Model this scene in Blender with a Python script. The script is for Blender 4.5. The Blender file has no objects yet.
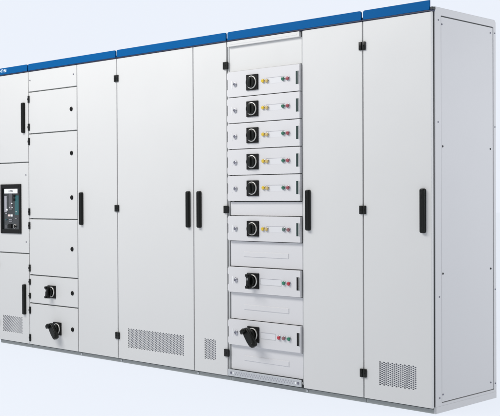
import bpy, bmesh, math, random
from mathutils import Vector, Matrix, Euler
random.seed(4)
scene = bpy.context.scene
COL = scene.collection

# ------------------------------------------------------------------ materials
def mat(name, color, rough=0.5, metal=0.0, bump=0.0, bscale=900.0, var=0.0, coat=0.0, emis=None, estr=0.0, spec=0.5):
    m = bpy.data.materials.new(name); m.use_nodes = True
    nt = m.node_tree; b = nt.nodes['Principled BSDF']
    b.inputs['Base Color'].default_value = (*color, 1)
    b.inputs['Roughness'].default_value = rough
    b.inputs['Metallic'].default_value = metal
    b.inputs['Coat Weight'].default_value = coat
    b.inputs['Specular IOR Level'].default_value = spec
    if emis:
        b.inputs['Emission Color'].default_value = (*emis, 1)
        b.inputs['Emission Strength'].default_value = estr
    geo = nt.nodes.new('ShaderNodeNewGeometry')
    if bump > 0:
        n = nt.nodes.new('ShaderNodeTexNoise'); n.inputs['Scale'].default_value = bscale
        n.inputs['Detail'].default_value = 2
        bp = nt.nodes.new('ShaderNodeBump'); bp.inputs['Strength'].default_value = bump
        bp.inputs['Distance'].default_value = 0.001
        nt.links.new(geo.outputs['Position'], n.inputs['Vector'])
        nt.links.new(n.outputs['Fac'], bp.inputs['Height'])
        nt.links.new(bp.outputs['Normal'], b.inputs['Normal'])
    if bump > 0 and var > 0:
        n2 = nt.nodes.new('ShaderNodeTexNoise'); n2.inputs['Scale'].default_value = 3.2; n2.inputs['Detail'].default_value = 1
        b2 = nt.nodes.new('ShaderNodeBump'); b2.inputs['Strength'].default_value = .35; b2.inputs['Distance'].default_value = .006
        nt.links.new(geo.outputs['Position'], n2.inputs['Vector']); nt.links.new(n2.outputs['Fac'], b2.inputs['Height'])
        nt.links.new(b2.outputs['Normal'], bp.inputs['Normal'])
    if var > 0:
        n = nt.nodes.new('ShaderNodeTexNoise'); n.inputs['Scale'].default_value = 2.3
        n.inputs['Detail'].default_value = 6; n.inputs['Roughness'].default_value = 0.6
        mr = nt.nodes.new('ShaderNodeMapRange')
        mr.inputs['From Min'].default_value = 0.3; mr.inputs['From Max'].default_value = 0.7
        mr.inputs['To Min'].default_value = rough - var; mr.inputs['To Max'].default_value = rough + var
        nt.links.new(geo.outputs['Position'], n.inputs['Vector'])
        nt.links.new(n.outputs['Fac'], mr.inputs['Value'])
        nt.links.new(mr.outputs['Result'], b.inputs['Roughness'])
        # very slight tone mottling of the powder coat
        mx = nt.nodes.new('ShaderNodeMix'); mx.data_type = 'RGBA'
        mx.inputs['A'].default_value = (*[c * 0.985 for c in color], 1)
        mx.inputs['B'].default_value = (*[min(1, c * 1.01) for c in color], 1)
        nt.links.new(n.outputs['Fac'], mx.inputs['Factor'])
        nt.links.new(mx.outputs['Result'], b.inputs['Base Color'])
    return m

M = dict(
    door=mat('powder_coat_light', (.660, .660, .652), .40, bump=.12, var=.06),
    frame=mat('powder_coat_frame', (.56, .57, .57), .45, bump=.1, var=.05),
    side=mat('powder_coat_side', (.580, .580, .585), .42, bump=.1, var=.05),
    drawer=mat('drawer_coat', (.665, .66, .67), .40, bump=.1, var=.04),
    inner=mat('seam_grey', (.20, .205, .205), .6),
    gasket=mat('black_gasket', (.045, .05, .05), .7),
    plinth=mat('plinth_grey', (.33, .35, .345), .45, bump=.1, var=.05),
    blue=mat('blue_fascia', (.0, .092, .285), .55, bump=.05, var=.06, spec=.07),
    navy=mat('dark_blue_edge', (.004, .012, .05), .5),
    black=mat('black_plastic', (.004, .005, .004), .38, bump=.1, bscale=400, spec=.28),
    matt=mat('matt_black_plastic', (.005, .005, .005), .55, spec=.22),
    glass=mat('dark_panel', (.020, .024, .026), .22, coat=.4),
    void=mat('dark_void', (.33, .345, .40), .8),
    ring=mat('silver_ring', (.62, .61, .58), .36, metal=.6),
    chrome=mat('chrome_steel', (.52, .52, .55), .25, metal=.9),
    zinc=mat('zinc_rail', (.55, .565, .58), .38, metal=.45, bump=.1),
    screw=mat('screw_steel', (.22, .22, .27), .4, metal=.6),
    white=mat('white_print', (.86, .87, .88), .5),
    ink=mat('grey_ink', (.10, .10, .11), .6),
    paleblue=mat('pale_print', (.72, .84, .93), .5),
    field=mat('label_field', (.69, .69, .705), .35),
    line=mat('engraved_line', (.36, .36, .40), .6),
    yellow=mat('yellow_lens', (.72, .50, .03), .25, coat=.5),
    gold=mat('amber_lens', (.58, .43, .16), .25, coat=.5),
    green=mat('green_lens', (.01, .20, .11), .25, coat=.5),
    red=mat('red_lens', (.48, .02, .04), .25, coat=.5),
    dgreen=mat('dull_green_lens', (.10, .17, .145), .25, coat=.5),
    dred=mat('dull_red_lens', (.27, .11, .12), .25, coat=.5),
    mgreen=mat('muted_green_lens', (.03, .15, .095), .25, coat=.5),
    mred=mat('muted_red_lens', (.33, .06, .08), .25, coat=.5),
    teal=mat('teal_print', (.02, .11, .12), .4),
    slot=mat('drawer_latch_green', (.010, .034, .030), .5),
    pink=mat('pink_print', (.85, .70, .66), .4),
)

# ------------------------------------------------------------------ mesh helpers
class MB:
    def __init__(s): s.bm = bmesh.new(); s.mats = []
    def mi(s, m):
        m = M[m]
        if m not in s.mats: s.mats.append(m)
        return s.mats.index(m)
    def _add(s, faces, m, smooth=False):
        i = s.mi(m)
        for f in faces: f.material_index = i; f.smooth = smooth
    def box(s, x0, x1, y0, y1, z0, z1, m, bev=0.0, seg=2, only_front=False):
        t = bmesh.new()
        r = bmesh.ops.create_cube(t, size=1.0)
        for v in t.verts:
            v.co = Vector(((x0 + x1) / 2 + v.co.x * (x1 - x0), (y0 + y1) / 2 + v.co.y * (y1 - y0), (z0 + z1) / 2 + v.co.z * (z1 - z0)))
        if bev > 0:
            es = list(t.edges)
            if only_front: es = [e for e in es if any(abs(v.co.y - y0) < 1e-6 for v in e.verts)]
            bmesh.ops.bevel(t, geom=es, offset=bev, segments=seg, profile=.5, affect='EDGES')
        s.merge(t, m, bev > 0)
    def merge(s, t, m, smooth=False):
        bmesh.ops.recalc_face_normals(t, faces=list(t.faces))
        i = s.mi(m); mp = {}
        for v in t.verts: mp[v] = s.bm.verts.new(v.co)
        for f in t.faces:
            try: n = s.bm.faces.new([mp[v] for v in f.verts])
            except ValueError: continue
            n.material_index = i
            big = f.calc_area() > 2e-4 * 5
            n.smooth = smooth and not big
        t.free()
    def cyl(s, c, r, y0, y1, m, n=32, bev=0.0, r2=None):
        """axis along y, front face at y0 (smaller y)"""
        t = bmesh.new()
        bmesh.ops.create_cone(t, cap_ends=True, segments=n, radius1=r, radius2=(r2 or r), depth=abs(y1 - y0))
        bmesh.ops.rotate(t, verts=t.verts, cent=(0, 0, 0), matrix=Matrix.Rotation(math.radians(-90), 3, 'X'))
        bmesh.ops.translate(t, verts=t.verts, vec=(c[0], (y0 + y1) / 2, c[1]))
        if bev > 0:
            es = [e for e in t.edges if all(abs(v.co.y - y0) < 1e-6 for v in e.verts)]
            bmesh.ops.bevel(t, geom=es, offset=bev, segments=2, profile=.5, affect='EDGES')
        s.merge(t, m, True)
    def tube(s, c, ro, ri, y0, y1, m, n=40):
        t = bmesh.new(); R = []
        for (r, y) in ((ro, y1), (ro, y0 + .0015), (ro - .0015, y0), (ri + .001, y0), (ri, y0 + .001), (ri, y1)):
            R.append([t.verts.new((c[0] + r * math.cos(2 * math.pi * k / n), y, c[1] + r * math.sin(2 * math.pi * k / n))) for k in range(n)])
        for a, b in zip(R, R[1:]):
            for k in range(n):
                t.faces.new((a[k], a[(k + 1) % n], b[(k + 1) % n], b[k]))
        s.merge(t, m, True)
    def prism(s, pts, y0, y1, m, bev=0.0):
        """pts (x,z) outline; front at y0"""
        t = bmesh.new()
        a = [t.verts.new((p[0], y0, p[1])) for p in pts]; b = [t.verts.new((p[0], y1, p[1])) for p in pts]
        t.faces.new(a); t.faces.new(list(reversed(b)))
        n = len(pts)
        for k in range(n): t.faces.new((a[k], b[k], b[(k + 1) % n], a[(k + 1) % n]))
        bmesh.ops.recalc_face_normals(t, faces=list(t.faces))
        if bev > 0:
            es = [e for e in t.edges if all(abs(v.co.y - y0) < 1e-6 for v in e.verts)]
            bmesh.ops.bevel(t, geom=es, offset=bev, segments=2, profile=.5, affect='EDGES')
        s.merge(t, m, bev > 0)
    def build(s, name, parent=None, label=None):
        me = bpy.data.meshes.new(name)
        xs = [v.co for v in s.bm.verts]
        lo = Vector([min(v[i] for v in xs) for i in range(3)]); hi = Vector([max(v[i] for v in xs) for i in range(3)])
        c = (lo + hi) / 2
        for v in s.bm.verts: v.co -= c
        s.bm.to_mesh(me); s.bm.free()
        for m in s.mats: me.materials.append(m)
        o = bpy.data.objects.new(name, me); COL.objects.link(o)
        W = Vector((0, 0, 0)); p = parent
        while p: W += p.location; p = p.parent
        o.parent = parent; o.location = c - W
        if label: o['label'] = label
        return o

def thing(name, loc, label, cat, group=None):
    o = bpy.data.objects.new(name, None); COL.objects.link(o)
    o.empty_display_size = .1
    o.location = loc; o['label'] = label; o['category'] = cat
    if group: o['group'] = group
    return o

def dup(root, dz, label):
    def cp(o, parent):
        c = o.copy(); COL.objects.link(c); c.parent = parent
        for ch in o.children: cp(ch, c)
        return c
    r = cp(root, None); r.location.z += dz; r['label'] = label
    for sw in r.children:
        if sw.name.startswith('rotary_switch'):
            for g in sw.children:
                if g.name.startswith('grip'): g.rotation_euler.y = math.radians(random.uniform(-5, 5))
    return r

YD = -0.022      # front plane of the doors
G = 0.0038       # half gap
def panel(x0, x1, z0, z1, m='door', hole=None, yf=YD, t=.018, bev=.0022):
    """folded sheet door with an optional rectangular opening"""
    mb = MB()
    if not hole:
        mb.box(x0, x1, yf, yf + t, z0, z1, m, bev, 2, True); return mb
    b = bmesh.new()
    xs = [x0, hole[0], hole[1], x1]; zs = [z0, hole[2], hole[3], z1]
    F = [[b.verts.new((x, yf, z)) for z in zs] for x in xs]; B = [[b.verts.new((x, yf + t, z)) for z in zs] for x in xs]
    for i in range(3):
        for j in range(3):
            if i == 1 and j == 1: continue
            b.faces.new((F[i][j], F[i + 1][j], F[i + 1][j + 1], F[i][j + 1]))
            b.faces.new((B[i][j], B[i][j + 1], B[i + 1][j + 1], B[i + 1][j]))
    for k in range(3):
        for (P, Q) in (((k, 0), (k + 1, 0)), ((k, 3), (k + 1, 3)), ((0, k), (0, k + 1)), ((3, k), (3, k + 1))):
            b.faces.new((F[P[0]][P[1]], F[Q[0]][Q[1]], B[Q[0]][Q[1]], B[P[0]][P[1]]))
    for (P, Q) in (((1, 1), (2, 1)), ((2, 1), (2, 2)), ((2, 2), (1, 2)), ((1, 2), (1, 1))):
        b.faces.new((F[P[0]][P[1]], F[Q[0]][Q[1]], B[Q[0]][Q[1]], B[P[0]][P[1]]))
    bmesh.ops.recalc_face_normals(b, faces=list(b.faces))
    def outer(v): return abs(v.co.x - x0) < 1e-6 or abs(v.co.x - x1) < 1e-6 or abs(v.co.z - z0) < 1e-6 or abs(v.co.z - z1) < 1e-6
    def side(e):
        a, c = e.verts
        return any(abs(a.co[i] - q) < 1e-6 and abs(c.co[i] - q) < 1e-6 for i, q in ((0, x0), (0, x1), (2, z0), (2, z1)))
    es = [e for e in b.edges if side(e) and all(abs(v.co.y - yf) < 1e-6 for v in e.verts)]
    bmesh.ops.bevel(b, geom=es, offset=bev, segments=2, profile=.5, affect='EDGES')
    mb.merge(b, m, True)
    return mb

def vent(x0, x1, z0, z1, parent, m='door'):
    """perforated field of staggered slots, really cut through, dark box behind"""
    mb = MB(); b = bmesh.new()
    nx = max(2, round((x1 - x0) / .0130)); px = (x1 - x0) / nx
    nz = max(2, round((z1 - z0) / .0108)); pz = (z1 - z0) / nz
    sw, sh = px * .455, pz * .33
    y = YD
    def cell(cx, cz, hx, hz):
        o = [(-hx, -hz), (0, -hz), (hx, -hz), (hx, 0), (hx, hz), (0, hz), (-hx, hz), (-hx, 0)]
        k = .72
        i = [(-sw * k, -sh), (0, -sh), (sw * k, -sh), (sw, 0), (sw * k, sh), (0, sh), (-sw * k, sh), (-sw, 0)]
        O = [b.verts.new((cx + a, y, cz + c)) for a, c in o]
        I = [b.verts.new((cx + a, y, cz + c)) for a, c in i]
        J = [b.verts.new((cx + a, y + .002, cz + c)) for a, c in i]
        for q in range(8):
            w = (q + 1) % 8
            b.faces.new((O[q], O[w], I[w], I[q])); b.faces.new((I[q], I[w], J[w], J[q]))
    for c in range(nx):
        cx = x0 + (c + .5) * px
        if c % 2 == 0:
            for r in range(nz): cell(cx, z0 + (r + .5) * pz, px / 2, pz / 2)
        else:
            for r in range(nz - 1): cell(cx, z0 + (r + 1) * pz, px / 2, pz / 2)
            for (a, d) in ((z0, z0 + pz / 2), (z1 - pz / 2, z1)):
                vs = [b.verts.new(p) for p in ((cx - px / 2, y, a), (cx + px / 2, y, a), (cx + px / 2, y, d), (cx - px / 2, y, d))]
                b.faces.new(vs)
    i = mb.mi(m); mp = {v: mb.bm.verts.new(v.co) for v in b.verts}
    for f in b.faces:
        n = mb.bm.faces.new([mp[v] for v in f.verts]); n.material_index = i
    b.free()
    mb.box(x0 + .001, x1 - .001, y + .007, y + .012, z0 + .001, z1 - .001, 'void')
    return mb.build('vent', parent)

def handle(x0, z0, z1, parent):
    """swing lever handle: rounded bar, flat base widening into a chamfered grip"""
    x0 -= .001; x1 = x0 + .0285; mb = MB()
    def outline(q, r, n=6):
        out = []
        for cx, cz, a0 in ((x1 - q - r, z1 - q - r, 0), (x0 + q + r, z1 - q - r, .5), (x0 + q + r, z0 + q + r, 1), (x1 - q - r, z0 + q + r, 1.5)):
            out += [(cx + r * math.cos((a0 + .5 * k / n) * math.pi), cz + r * math.sin((a0 + .5 * k / n) * math.pi)) for k in range(n + 1)]
        return out
    t = bmesh.new(); rings = []
    for (q, r, y) in ((0, .009, -.0002), (0, .009, -.012), (.0010, .008, -.0165), (.0030, .007, -.0195), (.0060, .005, -.0210)):
        rings.append([t.verts.new((x, YD + y, z)) for x, z in outline(q, r)])
    for a, b in zip(rings, rings[1:]):
        n = len(a)
        for k in range(n): t.faces.new((a[k], a[(k + 1) % n], b[(k + 1) % n], b[k]))
    t.faces.new(rings[-1])
    mb.merge(t, 'black', True)
    mb.box(x0 + .0095, x0 + .0185, YD - .0216, YD - .0205, z1 - .050, z1 - .020, 'matt', .0004)
    mb.box(x0 + .0125, x0 + .0155, YD - .0215, YD - .0205, z0 + .030, z1 - .070, 'matt', .0004)
    return mb.build('handle', parent)

def hinge(x0, x1, zc, parent, h=.043, yo=.009):
    mb = MB()
    mb.box(x0, x1, YD - yo, YD - .0002, zc - h / 2, zc + h / 2, 'black', .0015)
    mb.cyl(((x0 + x1) / 2, zc), .0035, YD - yo - .0012, YD - yo + .001, 'matt', 12)
    return mb.build('hinge', parent)

def small_hinge(x, zc, parent, h=.05):
    mb = MB()
    mb.box(x - .009, x + .009, YD - .007, YD - .0002, zc - h / 2, zc + h / 2, 'black', .0015)
    mb.box(x - .0095, x + .0095, YD - .009, YD - .006, zc - h * .14, zc + h * .14, 'matt', .001)
    return mb.build('hinge', parent)

def lock(x, z, parent):
    mb = MB()
    mb.cyl((x, z), .0155, YD - .003, YD - .0002, 'matt', 28, .001)
    mb.tube((x, z), .0135, .010, YD - .006, YD - .002, 'black', 28)
    mb.box(x - .0065, x + .0065, YD - .0052, YD - .0028, z - .0022, z + .0022, 'black')
    return mb.build('lock', parent)

def screw(x, z, parent, r=.0055, y=YD, name='screw'):
    mb = MB()
    mb.cyl((x, z), r, y - .0022, y - .0001, 'screw', 16, .0008)
    mb.box(x - r * .6, x + r * .6, y - .0026, y - .0018, z - .0006, z + .0006, 'gasket')
    return mb.build(name, parent)

def rotary(cx, cz, parent, kind, yf):
    """square black plate, silver ring, black grip. kind 0 flat, 1 short two-pronged grip, 2 long tilted grip"""
    mb = MB()
    w, h = .045, .044
    mb.box(cx - w, cx + w, yf - .008, yf - .0002, cz - h, cz + h, 'matt', .0015)
    sw = mb.build('rotary_switch', parent)
    r = MB(); r.tube((cx, cz), .0368, .0308, yf - .015, yf - .0082, 'ring'); 
    r.build('ring', sw)
    g = MB()
    def rot(pts, a, off=(0, 0)):
        ca, sa = math.cos(a), math.sin(a)
        return [(cx + off[0] + x * ca - z * sa, cz + off[1] + x * sa + z * ca) for x, z in pts]
    if kind == 0:
        g.cyl((cx, cz), .0303, yf - .027, yf - .0085, 'black', 40, .0025)
        bar = [(-.008, -.026), (.008, -.026), (.0105, -.010), (.0105, .010), (.008, .026), (-.008, .026), (-.0105, .010), (-.0105, -.010)]
        g.prism(rot(bar, 0), yf - .034, yf - .025, 'black', .002)
        g.box(cx - .0245, cx - .0205, yf - .0266, yf - .0255, cz - .010, cz + .012, 'white', .0003)
    elif kind == 1:
        g.cyl((cx, cz), .0275, yf - .030, yf - .0085, 'black', 36, .003)
        bar = [(-.011, -.042), (.011, -.042), (.015, -.030), (.011, -.012), (.011, .012), (.015, .030), (.011, .042), (-.011, .042), (-.015, .030), (-.011, .012), (-.011, -.012), (-.015, -.030)]
        g.prism(rot(bar, 0), yf - .052, yf - .029, 'black', .004)
        g.prism(rot([(-.010, .026), (.010, .026), (.008, .041), (-.008, .041)], 0), yf - .062, yf - .050, 'black', .003)
        g.prism(rot([(-.010, -.026), (-.008, -.041), (.008, -.041), (.010, -.026)], 0), yf - .062, yf - .050, 'black', .003)
        g.box(cx - .0022, cx + .0022, yf - .0532, yf - .0515, cz + .006, cz + .020, 'white')
    else:
        g.cyl((cx, cz), .028, yf - .036, yf - .0085, 'black', 36, .003)
        a = math.radians(38)
        bar = [(-.015, -.076), (.013, -.078), (.022, -.062), (.025, -.030), (.025, .010), (.021, .032), (.012, .043), (-.012, .043), (-.021, .032), (-.025, .010), (-.027, -.030), (-.024, -.060)]
        g.prism(rot(bar, a), yf - .060, yf - .034, 'black', .007)
        g.prism(rot([(-.017, .018), (.017, .018), (.013, .040), (-.013, .040)], a), yf - .085, yf - .054, 'black', .006)
        g.prism(rot([(-.014, -.058), (-.011, -.075), (.011, -.075), (.014, -.058)], a), yf - .066, yf - .055, 'black', .004)
        g.box(cx - .002, cx + .002, yf - .0592, yf - .0575, cz - .010, cz + .002, 'white')
    g.build('grip', sw)
    return sw

def text_mesh(txt, size, x_right, zc, y, m, extrude=.0006, align='RIGHT', bold=.0, sx=1.0):
    cu = bpy.data.curves.new('t', 'FONT'); cu.body = txt; cu.size = size; cu.extrude = extrude
    cu.align_x = align; cu.align_y = 'CENTER'; cu.offset = bold
    o = bpy.data.objects.new('t', cu); COL.objects.link(o)
    bpy.context.view_layer.update()
    me = bpy.data.meshes.new_from_object(o.evaluated_get(bpy.context.evaluated_depsgraph_get()))
    bpy.data.objects.remove(o); bpy.data.curves.remove(cu)
    mb = MB(); mb.bm.from_mesh(me); bpy.data.meshes.remove(me)
    for v in mb.bm.verts: v.co = Vector((v.co.x * sx + x_right, y - v.co.z, v.co.y + zc))
    i = mb.mi(m)
    for f in mb.bm.faces: f.material_index = i
    return mb

# ------------------------------------------------------------------ cabinets
D = .573; H = 2.0
X = [-3.830, -3.4215, -2.426, -1.413, -0.4265, 0.0]      # cabinet boundaries
labels = [
    'narrow grey cabinet with black circuit breaker panel between two doors with black handles',
    'light grey cabinet with a stack of small hinged doors beside one tall door',
    'light grey double-door cabinet with two black handles side by side and two low vent grilles',
    'light grey cabinet holding the column of pull-out drawers beside one tall plain door',
    'single-door light grey cabinet with low vent grille and bare grey side wall',
]
cabs = []
for i in range(5):
    x0, x1 = X[i], X[i + 1]
    cab = thing('switchgear_cabinet', ((x0 + x1) / 2, D / 2, 0), labels[i], 'electrical cabinet', 'cabinets of the switchgear row')
    cabs.append(cab)
    e = .0012
    c = MB()
    last = (i == 4)
    # corner posts / rails of the frame, front rim, roof, back
    xr = x1 - e if not last else x1 - .012
    # front rim behind the doors
    yb = .0
    c.box(x0 + e, x0 + .03, yb, .03, .024, H - .001, 'frame', .001)
    c.box(xr - .03 if not last else x1 - .04, xr, yb, .03, .024, H - .001, 'frame', .001)
    c.box(x0 + .0305, (xr - .0305 if not last else x1 - .0405), yb + .001, .03, .024, .055, 'frame')
    c.box(x0 + .0305, (xr - .0305 if not last else x1 - .0405), yb + .001, .03, 1.955, H - .001, 'frame')
    # dark interior bulkhead behind the door seams
    c.box(x0 + .031, (xr - .031 if not last else x1 - .041), .010, .014, .056, 1.954, 'inner')
    # roof, back, left wall
    c.box(x0 + e, xr, .0305, D - .0012, H - .012, H - .002, 'frame', .001)
    c.box(x0 + e, xr, D - .012, D, .024, H - .0125, 'frame', .001)
    c.box(x0 + e, x0 + .006, .0305, D - .0125, .024, H - .0125, 'frame')
    c.build('carcass', cab)
    # black gasket strip that closes the gap between door edge and frame
    gx0, gx1 = x0 + .006, (x1 - .006 if not last else x1 - .004)
    for bx in ((gx0, gx0 + .008, YD + .0185, -.0003, .034, 1.972), (gx1 - .008, gx1, YD + .0185, -.0003, .034, 1.972), (gx0 + .0085, gx1 - .0085, YD + .0185, -.0003, .034, .042)):
        g = MB(); g.box(*bx, 'gasket'); g.build('gasket', cab)
    g = MB(); g.box(x0 + .002, x1 - .002 if not last else x1 - .013, -.0035, .0002, .0228, .0335, 'gasket'); g.build('gap_shade_strip', cab)  # gap shade put in as a dark strip between doors and plinth
    # plinth with joints
    p = MB()
    p.box(x0 + .001, x1 - .001, .0005, .032, .0, .0225, 'plinth', .0015)
    p.build('plinth', cab)
    p = MB(); p.box(x0 + .001, x1 - .001 if not last else x1 - .0125, D - .03, D - .001, .0, .0225, 'plinth', .0015); p.build('plinth', cab)
    # blue fascia with rounded top corners
    f = MB()
    fx0, fx1 = x0 + .0065, x1 - .0065 - (.007 if last else 0)
    r = .012; zt, zb = 2.0285, 1.9815
    pts = [(fx0, zb), (fx1, zb)]
    if last: pts += [(fx1, zt)]
    else: pts += [(fx1 - r + r * math.cos(a), zt - r + r * math.sin(a)) for a in [k * math.pi / 12 for k in range(7)]]
    pts += [(fx0 + r + r * math.cos(a), zt - r + r * math.sin(a)) for a in [math.pi / 2 + k * math.pi / 12 for k in range(7)]]
    f.prism(pts, YD - .006, YD + .004, 'blue', .0015)
    fo = f.build('fascia', cab)
    f2 = MB(); f2.box(x0 + .0015, x1 - .0015 + (.003 if last else 0), YD - .005, -.0005, 1.9745, 1.9812, 'navy', .001)
    f2.build('trim_rail', fo)
    if last:
        cp = MB(); cp.box(x1 - .010, x1 + .004, YD - .004, .002, 1.982, 1.996, 'gasket', .003)
        cp.build('end_cap', fo)

A, B, C, Dc, Ec = cabs
YB = [0.0295, 1.9735]

# ---- cabinet A
x0, x1 = X[0] + .004, X[1] - G - .001
za, zb = .675, 1.330
d = panel(x0, x1, zb + G, YB[1]).build('door', A, 'upper compartment door'); handle(-3.490, 1.540, 1.758, d)
hinge(x0 - .002, x0 + .016, 1.86, d); hinge(x0 - .002, x0 + .016, 1.45, d)
V = (-3.763, -3.513, .092, .2145)
d = panel(x0, x1, YB[0], za - G, hole=V).build('door', A, 'lower compartment door with vent'); handle(-3.490, .236, .454, d); vent(*V, d)
hinge(x0 - .002, x0 + .016, .58, d); hinge(x0 - .002, x0 + .016, .15, d)
bx0, bx1, bz0, bz1 = -3.775, -3.515, .816, 1.1745
d = panel(x0, x1, za + G, zb - G, hole=(bx0 + .008, bx1 - .008, bz0 + .008, bz1 - .008)).build('door', A, 'middle door with breaker cut-out')
screw(-3.457, 1.239, d); screw(-3.458, .758, d)
# breaker: bezel frame, faceplate, legend plate, controls
m = MB()
yb = YD - .009
m.box(bx0, bx0 + .024, yb, YD - .0002, bz0, bz1, 'matt', .002)
m.box(bx1 - .024, bx1, yb, YD - .0002, bz0, bz1, 'matt', .002)
m.box(bx0 + .0245, bx1 - .0245, yb + .0004, YD - .0002, bz0, bz0 + .030, 'matt', .002)
m.box(bx0 + .0245, bx1 - .0245, yb + .0004, YD - .0002, bz1 - .030, bz1, 'matt', .002)
m.box(bx0 + .012, bx1 - .012, YD + .001, YD + .016, bz0 + .012, bz1 - .012, 'glass')
cb = m.build('circuit_breaker', A)
m = MB(); fy = YD + .0008
m.box(-3.728, -3.560, YD - .006, fy, 1.1075, 1.1405, 'white', .001); lp = m.build('legend_plate', cb)
m = text_mesh('E·T·N', .021, -3.644, 1.124, YD - .0064, 'ink', .0003, 'CENTER', .0006); m.build('lettering', cb)
m = MB()
def bxp(px, py, w, h, mm, dp=.004):
    xx = -3.775 + (px - 1.5) * .0129; zz = 1.1745 - (py - 184.3) * .00735
    m.box(xx - w / 2, xx + w / 2, fy - dp, fy, zz - h / 2, zz + h / 2, mm, min(.001, dp * .3))
bxp(5.8, 204, .030, .12, 'line', .0022); bxp(17, 205, .050, .14, 'teal', .002)
bxp(11, 201, .045, .13, 'ink', .0025)
m.build('faceplate', cb)
m = MB()
bxp(14.5, 196, .030, .020, 'matt', .008); m.build('push_button', cb)
m = MB(); bxp(14.5, 199.6, .030, .018, 'matt', .008); m.build('push_button', cb)
for (a, b_, w, h, mm) in ((12.3, 203.3, .014, .008, 'white'), (9.9, 207.2, .010, .006, 'field'), (12.6, 207.4, .013, .008, 'field'),
                          (7.3, 209.6, .018, .013, 'white'), (9.4, 215.3, .026, .014, 'pink'), (12.0, 215.3, .026, .015, 'white'),
                          (6.6, 213.5, .02, .006, 'line'), (16.6, 211.5, .012, .006, 'field'), (6.5, 219.5, .014, .010, 'teal'),
                          (10.8, 219.6, .036, .006, 'line'), (10.8, 221.5, .036, .004, 'line'), (16.3, 218.5, .02, .005, 'line')):
    m = MB(); bxp(a, b_, w, h, mm, .0045); m.build('status_window', cb)
m = MB(); bxp(10.7, 226, .040, .032, 'matt', .009); m.build('operating_lever', cb)
m = MB(); bxp(6.2, 226.5, .024, .026, 'ink', .003); m.build('socket_cover', cb)
m = MB(); cx_ = -3.775 + (15 - 1.5) * .0129; cz_ = 1.1745 - (225.9 - 184.3) * .00735
m.tube((cx_, cz_), .016, .011, fy - .006, fy, 'ring', 24); m.cyl((cx_ + .004, cz_), .012, fy - .009, fy, 'matt', 24, .002)
m.build('key_barrel', cb)
# maker's mark on the fascia, runs out of the picture at the left
logo = text_mesh('E·T·N', .030, -3.688, 2.006, YD - .0066, 'paleblue', .0004, 'RIGHT', .0012, 1.45)
fa = [c for c in A.children if c.name.startswith('fascia')][0]
logo.build('lettering', fa)

# ---- cabinet B
xl, xm, xr = X[1] + .002, -2.8515, X[2] - G
zs = [1.8285, 1.5305, .9255, .525, .324]
top = panel(xl + .001, xm - G, zs[0] + G, YB[1]).build('cover_panel', B)
screw(-3.399, 1.911, top); screw(-2.889, 1.913, top)
edges = [zs[0], zs[1], zs[2], zs[3], zs[4], YB[0] - G]
hz = [(1.778, 1.579), (1.477, .975), (.876, .573), (.474, .375), (.272, .075)]
lk = [[1.678], [1.378, 1.075], [.723], [.422], [.174]]
names = ['uppermost small door', 'tallest small door with two locks', 'middle small door with one lock', 'shallow door with short rotary switch', 'lowest small door with long tilted rotary switch']
for k in range(5):
    d = panel(xl + .001, xm - G, edges[k + 1] + G, edges[k] - G).build('door', B, names[k])
    for z in hz[k]: small_hinge(xl + .006, z, d, .050 if k != 3 else .040)
    for z in lk[k]: lock(-2.914, z, d)
    if k == 3: rotary(-3.148, .418, d, 1, YD)
    if k == 4: rotary(-3.085, .167, d, 2, YD)
d = panel(xm + G, xr, *YB).build('door', B, 'tall plain door'); handle(-2.814, .889, 1.110, d)
for z in (1.845, 1.003, .177): hinge(-2.4465, -2.4275, z, d)

for (cab_, a0, a1, zz) in ((A, X[0] + .020, X[1] - .016, [za, zb]), (B, X[1] + .016, -2.860, zs)):
    for z in zz:
        mb = MB(); mb.box(a0, a1, YD + .0185, -.0003, z - .012, z + .012, 'plinth'); mb.build('gap_backing', cab_)  # grey strip added behind the door gaps to lighten their deep shade

# ---- cabinet C
xm = -1.7045; xl = X[2] + G; xr = X[3] - .009
V = (-2.326, -1.796, .106, .234)
d = panel(xl, xm - G, YB[0], YB[1], hole=V).build('door', C, 'wide door with wide vent'); handle(-1.758, .889, 1.109, d); vent(*V, d)
for z in (1.845, 1.003, .177): hinge(-2.4255, -2.4065, z, d)
V = (-1.616, -1.518, .108, .233)
d = panel(xm + G, xr, YB[0], YB[1], hole=V).build('door', C, 'narrow door with small vent'); handle(-1.662, .889, 1.109, d); vent(*V, d)
for z in (1.836, 1.0, .164): hinge(-1.4415, -1.4045, z, d, .043, .010)

# ---- cabinet D
sx0, sx1 = -1.4015, -.8465
m = MB()
m.box(-1.4115, -1.4045, YD + .004, -.0003, .0435, 1.972, 'frame', .001)
m.box(sx1 + .0015, sx1 + .006, YD + .006, -.0003, .0435, 1.972, 'frame', .001)
m.build('mounting_rail', Dc)
d = panel(-.838 + G / 2, X[4] - G, *YB).build('door', Dc, 'tall plain door'); handle(-.808, .888, 1.109, d)
for z in (1.847, 1.002, .158): hinge(-.4465, -.428, z, d)
def emboss(mb, x0, x1, z0, z1, yf, m='drawer', h=.0038):
    t = bmesh.new(); bmesh.ops.create_cube(t, size=1)
    for v in t.verts:
        fr = v.co.y < 0; s_ = .004 if fr else 0
        v.co = Vector((x1 - s_ if v.co.x > 0 else x0 + s_, yf - h if fr else yf + .001, z1 - s_ if v.co.z > 0 else z0 + s_))
    mb.merge(t, m, False)
yp = YD + .006
m = MB(); m.box(sx0, sx1, yp, yp + .010, 1.797, 1.941, 'door', .001); m.build('blank_panel', Dc)
for (a, b_, ez) in ((.9655, 1.0445, None), (.673, .8175, (.727, .760)), (.3685, .5205, (.424, .457)), (.075, .2165, (.131, .164))):
    m = MB(); m.box(sx0 + .006, sx1, yp, yp + .010, a, b_, 'drawer', .001)
    if ez: emboss(m, -1.292, -.944, ez[0], ez[1], yp)
    m.build('blank_panel', Dc)
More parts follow.
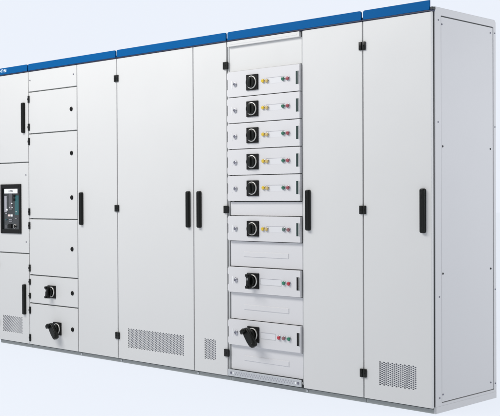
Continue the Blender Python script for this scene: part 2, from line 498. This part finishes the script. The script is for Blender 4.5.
# top cover strip (folded channel)
m = MB()
m.box(sx0, sx1 - .004, YD - .012, YD + .010, 1.9415, 1.9705, 'door', .0015)
emboss(m, sx0 + .02, sx1 - .016, 1.949, 1.963, YD - .012, 'door', .0012)
m.build('cover_strip', Dc)
# perforated bottom rail
m = MB()
m.box(sx0 - .007, sx1, YD - .010, YD - .001, .0335, .0725, 'zinc', .001)
n = 46
for k in range(n):
    xx = sx0 + .052 + k * (sx1 - sx0 - .104) / (n - 1)
    zc = .053 + (.0055 if k % 2 else -.0055)
    m.box(xx - .0038, xx + .0038, YD - .0104, YD - .0095, zc - .004, zc + .004, 'line')
for xx in (sx0 + .018, sx1 - .022): m.cyl((xx, .053), .0075, YD - .0125, YD - .0098, 'screw', 18, .001)
for xx in (sx0 + .036, sx1 - .040): m.cyl((xx, .053), .006, YD - .0115, YD - .0098, 'white', 18, .001)
m.build('perforated_rail', Dc)

# ---- cabinet E
xl = X[4] + G; xr = -.0075
V = (-.3285, -.0985, .1065, .231)
d = panel(xl, xr, YB[0], YB[1], hole=V).build('door', Ec); handle(-.067, .889, 1.109, d); vent(*V, d)
for z in (1.847, 1.002, .158): hinge(-.4245, -.406, z, d)
# side frame (rounded outer corner) and recessed side sheet
m = MB()
t = bmesh.new()
R = .016
def rrect(y0, y1, z0, z1, rr, n=6, corners=(0, 0, 1, 0)):
    out = []
    for ci, (cy, cz, a0) in enumerate(((y0, z0, math.pi), (y1, z0, 1.5 * math.pi), (y1, z1, 0), (y0, z1, .5 * math.pi))):
        q = rr * (1 if corners[ci] else .18)
        oy = cy + q * (1 if cy == y0 else -1); oz = cz + q * (1 if cz == z0 else -1)
        for k in range(n + 1):
            a = a0 + k / n * math.pi / 2
            out.append((oy + q * math.cos(a), oz + q * math.sin(a)))
    return out
y0p, y1p, z0p, z1p = .053, .548, .047, 1.962
outer_ = rrect(0, D, 0, H, R); inner_ = rrect(y0p, y1p, z0p, z1p, .004, corners=(1, 1, 1, 1))
def lp_(pts, x): return [t.verts.new((x, y, z)) for y, z in pts]
def br(a, b):
    n = len(a)
    for k in range(n): t.faces.new((a[k], a[(k + 1) % n], b[(k + 1) % n], b[k]))
def shrink(pts, q, c=(D / 2, H / 2)):
    return [(y + (q if y < c[0] else -q), z + (q if z < c[1] else -q)) for y, z in pts]
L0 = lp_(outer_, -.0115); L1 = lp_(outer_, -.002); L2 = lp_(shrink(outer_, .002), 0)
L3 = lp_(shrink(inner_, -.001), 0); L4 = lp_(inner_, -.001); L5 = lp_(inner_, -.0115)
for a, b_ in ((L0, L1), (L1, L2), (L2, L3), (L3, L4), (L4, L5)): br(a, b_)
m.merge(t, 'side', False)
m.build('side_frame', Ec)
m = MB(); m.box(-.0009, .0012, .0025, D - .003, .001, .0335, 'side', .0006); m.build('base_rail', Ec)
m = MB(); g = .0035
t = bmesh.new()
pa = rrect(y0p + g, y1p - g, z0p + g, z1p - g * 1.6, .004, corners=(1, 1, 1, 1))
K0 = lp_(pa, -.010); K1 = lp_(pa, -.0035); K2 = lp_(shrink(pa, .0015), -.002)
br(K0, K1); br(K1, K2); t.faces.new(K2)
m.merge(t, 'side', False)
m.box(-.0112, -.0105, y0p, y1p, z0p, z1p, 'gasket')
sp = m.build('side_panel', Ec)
def side_screw(y, z, parent, r=.005, xx=-.002, dark=False):
    mb = MB(); t = bmesh.new()
    bmesh.ops.create_cone(t, cap_ends=True, segments=16, radius1=r, radius2=r * .8, depth=.003)
    bmesh.ops.rotate(t, verts=t.verts, cent=(0, 0, 0), matrix=Matrix.Rotation(math.radians(90), 3, 'Y'))
    bmesh.ops.translate(t, verts=t.verts, vec=(xx + .0016, y, z))
    mb.merge(t, 'gasket' if dark else 'screw', True)
    return mb.build('screw', parent)
for (y, z, dk) in ((.064, 1.919, 0), (.519, 1.927, 0), (.068, 1.317, 1), (.517, 1.318, 1), (.068, .687, 1), (.519, .689, 1), (.066, .088, 0), (.517, .089, 0)):
    side_screw(y, z, sp, .0055 if dk else .0045, -.002, dk)
sf = [c for c in Ec.children if c.name.startswith('side_frame')][0]
for (y, z) in ((.030, 1.936), (.026, 1.435), (.560, 1.435), (.033, .574), (.560, .577), (.034, .075), (.560, .079), (.560, 1.93)):
    side_screw(y, z, sf, .004, 0.0)

# little bright connector tabs on the plinth
for (x, c) in ((-2.840, B), (-2.418, C), (-1.692, C), (-.828, Dc)):
    mb = MB(); mb.box(x - .006, x + .006, -.0035, .0003, .006, .020, 'zinc', .001); mb.build('connector_tab', c)

# ------------------------------------------------------------------ pull-out drawers
def drawer(zt, zb, kind, lamps, label, name='pull_out_drawer', field=False):
    yf = YD - .014
    root = thing(name, ((sx0 + sx1) / 2, yf + .02, zb), label, 'drawer unit', 'pull-out drawers of the module column')
    z1, z0 = zt - .0017, zb + .0017
    m = MB()
    # front tray: chamfered outline with notches at the left end
    h = z1 - z0; xa = sx0 - .002; nt_ = .006
    pts = [(xa + nt_, z0), (sx1, z0), (sx1, z1), (xa + nt_, z1), (xa + nt_, z1 - .004), (xa, z1 - .012), (xa, z1 - .040), (xa + nt_, z1 - .046),
           (xa + nt_, z0 + .046), (xa, z0 + .040), (xa, z0 + .012), (xa + nt_, z0 + .004)]
    m.prism(pts, yf, yf + .018, 'drawer', .0018)
    m.box(sx0 + .02, sx1 - .02, yf + .0185, -.004, z0 + .01, z1 - .01, 'inner')
    fp = m.build('front_plate', root)
    zc = (zt + zb) / 2 - .002
    # dark latch slot and folded edge at the right
    m = MB(); m.box(sx1 - .0265, sx1 - .0075, yf - .0006, yf + .001, zc - .034, zc + .038, 'slot' if kind == 0 else 'matt', .0004)
    m.box(sx1 - .0075, sx1 - .0045, yf - .005, yf - .0001, zc - .034, zc + .038, 'frame', .0008)
    m.build('latch', root)
    m = MB(); kx = -1.343 + .008
    m.cyl((kx, zc), .0150, yf - .003, yf - .0002, 'chrome', 28, .001)
    m.tube((kx, zc), .0125, .008, yf - .009, yf - .003, 'chrome', 28); m.cyl((kx, zc), .0075, yf - .007, yf - .0028, 'screw', 16, .001)
    m.box(kx - .028, kx - .024, yf - .0012, yf - .0001, zc - .022, zc + .022, 'white', .0003)
    m.build('key_lock', root)
    rotary(-1.197, zc + .002, root, kind, yf)
    for (x, z, c) in lamps:
        mb = MB()
        mb.tube((x, zc + z), .0135, .0098, yf - .005, yf - .0002, 'chrome', 28)
        mb.cyl((x, zc + z), .0105, yf - .013, yf - .0002, c, 28, .004)
        mb.build('indicator_lamp', root, {'yellow': 'yellow lamp', 'gold': 'amber lamp', 'mgreen': 'green lamp', 'mred': 'red lamp', 'green': 'green lamp', 'red': 'red lamp', 'dgreen': 'dull green lamp', 'dred': 'dull red lamp'}[c])
    m = MB()
    if field:
        fx0, fx1 = -1.143, (-.985 if kind == 1 else -1.03)
        for (a, b_, c_, d_) in ((fx0, fx1, .0165, .018), (fx0, fx1, -.018, -.0165), (fx0, fx0 + .0015, -.0163, .0163), (fx1 - .0015, fx1, -.0163, .0163)):
            m.box(a, b_, yf - .0012, yf - .0001, zc + c_, zc + d_, 'line' if c_ > 0 else 'frame')
        m.box(fx0 + .002, fx1 - .002, yf - .0007, yf - .0001, zc - .0162, zc + .0162, 'field')
    else:
        m.box(-1.095, -.957, yf - .0007, yf - .0001, zc + .0165, zc + .0180, 'line')
        m.box(-1.080, -.975, yf - .0006, yf - .0001, zc - .016, zc + .0160, 'field')
    m.build('label_field', root)
    return root
normal = [(-1.112, .003, 'yellow'), (-1.083, .001, 'gold'), (-.962, .002, 'mgreen'), (-.928, .002, 'mred')]
d1 = drawer(1.7955, 1.6465, 0, normal, 'topmost pull-out drawer with flat black rotary switch, just under the blank white panel')
for k, lab in ((1, 'second pull-out drawer from the top of the column, directly below the topmost one'),
               (2, 'third pull-out drawer from the top, in the middle of the five drawers stacked without gaps'),
               (3, 'fourth pull-out drawer from the top, second lowest of the five drawers stacked without gaps'),
               (4, 'fifth pull-out drawer from the top, lowest of the five drawers stacked without gaps')):
    dup(d1, -.1498 * k, lab)
drawer(.9640, .8195, 0, [(-1.118, .002, 'yellow'), (-1.090, .001, 'gold'), (-.960, .002, 'dgreen'), (-.926, .001, 'dred')],
       'pull-out drawer with flat black switch and dull lamps, standing alone between two blank grey panels')
drawer(.6710, .5215, 1, [(-.962, .001, 'green'), (-.926, .000, 'red')],
       'pull-out drawer with short jutting black switch grip and bright green and red lamps', field=True)
drawer(.3675, .2175, 2, [(-1.000, .000, 'red'), (-.963, .000, 'dred'), (-.926, .000, 'green')],
       'lowest pull-out drawer with long tilted black switch handle and three small lamps', field=True)

# ------------------------------------------------------------------ setting
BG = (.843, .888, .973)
fm = bpy.data.materials.new('self_lit_floor'); fm.use_nodes = True
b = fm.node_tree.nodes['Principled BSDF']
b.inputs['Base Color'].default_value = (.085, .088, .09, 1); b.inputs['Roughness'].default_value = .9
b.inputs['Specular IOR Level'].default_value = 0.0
b.inputs['Emission Color'].default_value = (*BG, 1); b.inputs['Emission Strength'].default_value = .90  # floor made to glow in the backdrop colour, washing out the contact shadow
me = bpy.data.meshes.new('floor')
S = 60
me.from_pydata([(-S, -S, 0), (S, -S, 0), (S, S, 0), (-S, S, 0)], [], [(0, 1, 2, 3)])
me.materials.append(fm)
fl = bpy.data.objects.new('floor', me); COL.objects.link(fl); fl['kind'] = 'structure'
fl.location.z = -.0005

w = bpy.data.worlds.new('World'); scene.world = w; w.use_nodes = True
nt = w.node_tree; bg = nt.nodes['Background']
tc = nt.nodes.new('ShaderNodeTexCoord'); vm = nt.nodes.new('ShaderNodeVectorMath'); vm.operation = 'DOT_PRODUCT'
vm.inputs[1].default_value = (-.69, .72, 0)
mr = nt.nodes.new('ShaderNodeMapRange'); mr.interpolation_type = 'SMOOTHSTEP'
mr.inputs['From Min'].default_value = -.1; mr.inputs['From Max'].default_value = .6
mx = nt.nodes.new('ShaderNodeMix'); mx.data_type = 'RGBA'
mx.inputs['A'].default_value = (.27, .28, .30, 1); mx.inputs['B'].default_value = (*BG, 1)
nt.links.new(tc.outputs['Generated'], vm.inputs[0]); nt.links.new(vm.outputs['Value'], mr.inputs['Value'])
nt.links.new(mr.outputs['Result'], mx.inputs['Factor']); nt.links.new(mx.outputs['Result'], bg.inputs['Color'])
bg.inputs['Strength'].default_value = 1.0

def area(name, loc, target, sx, sy, power, color):
    l = bpy.data.lights.new(name, 'AREA'); l.shape = 'RECTANGLE'; l.size = sx; l.size_y = sy; l.energy = power; l.color = color
    o = bpy.data.objects.new(name, l); COL.objects.link(o); o.location = loc
    o.rotation_euler = (Vector(target) - Vector(loc)).to_track_quat('-Z', 'Y').to_euler()
    return o
area('key_softbox', (-2.8, -3.3, 4.1), (-2.0, 0, 1.6), 4.5, 1.5, 197, (1.0, .985, .96))
area('cool_side_fill', (2.7, 1.4, 1.75), (0, .3, 1.25), 1.0, 1.0, 46, (.95, .96, 1.0))  # unseen fill light added to brighten the side wall

# ------------------------------------------------------------------ camera (fitted to the photograph)
cam = bpy.data.cameras.new('camera'); co = bpy.data.objects.new('camera', cam); COL.objects.link(co)
yaw, pitch, roll = 0.76289, -0.00922, -0.00441
fw = Vector((-math.sin(yaw) * math.cos(pitch), math.cos(yaw) * math.cos(pitch), math.sin(pitch)))
r0 = fw.cross(Vector((0, 0, 1))).normalized(); u0 = r0.cross(fw)
r_ = r0 * math.cos(roll) + u0 * math.sin(roll); u_ = -r0 * math.sin(roll) + u0 * math.cos(roll)
mtx = Matrix((r_, u_, -fw)).transposed().to_4x4(); mtx.translation = Vector((2.87496, -4.32166, 1.06389))
co.matrix_world = mtx
cam.sensor_fit = 'HORIZONTAL'; cam.sensor_width = 36; cam.lens = 1043.09 / 500 * 36
cam.clip_start = .05; cam.clip_end = 500
scene.camera = co
scene.render.resolution_x = 1024; scene.render.resolution_y = 852
scene.view_settings.view_transform = 'Standard'; scene.view_settings.look = 'None'
scene.view_settings.exposure = 0; scene.view_settings.gamma = 1
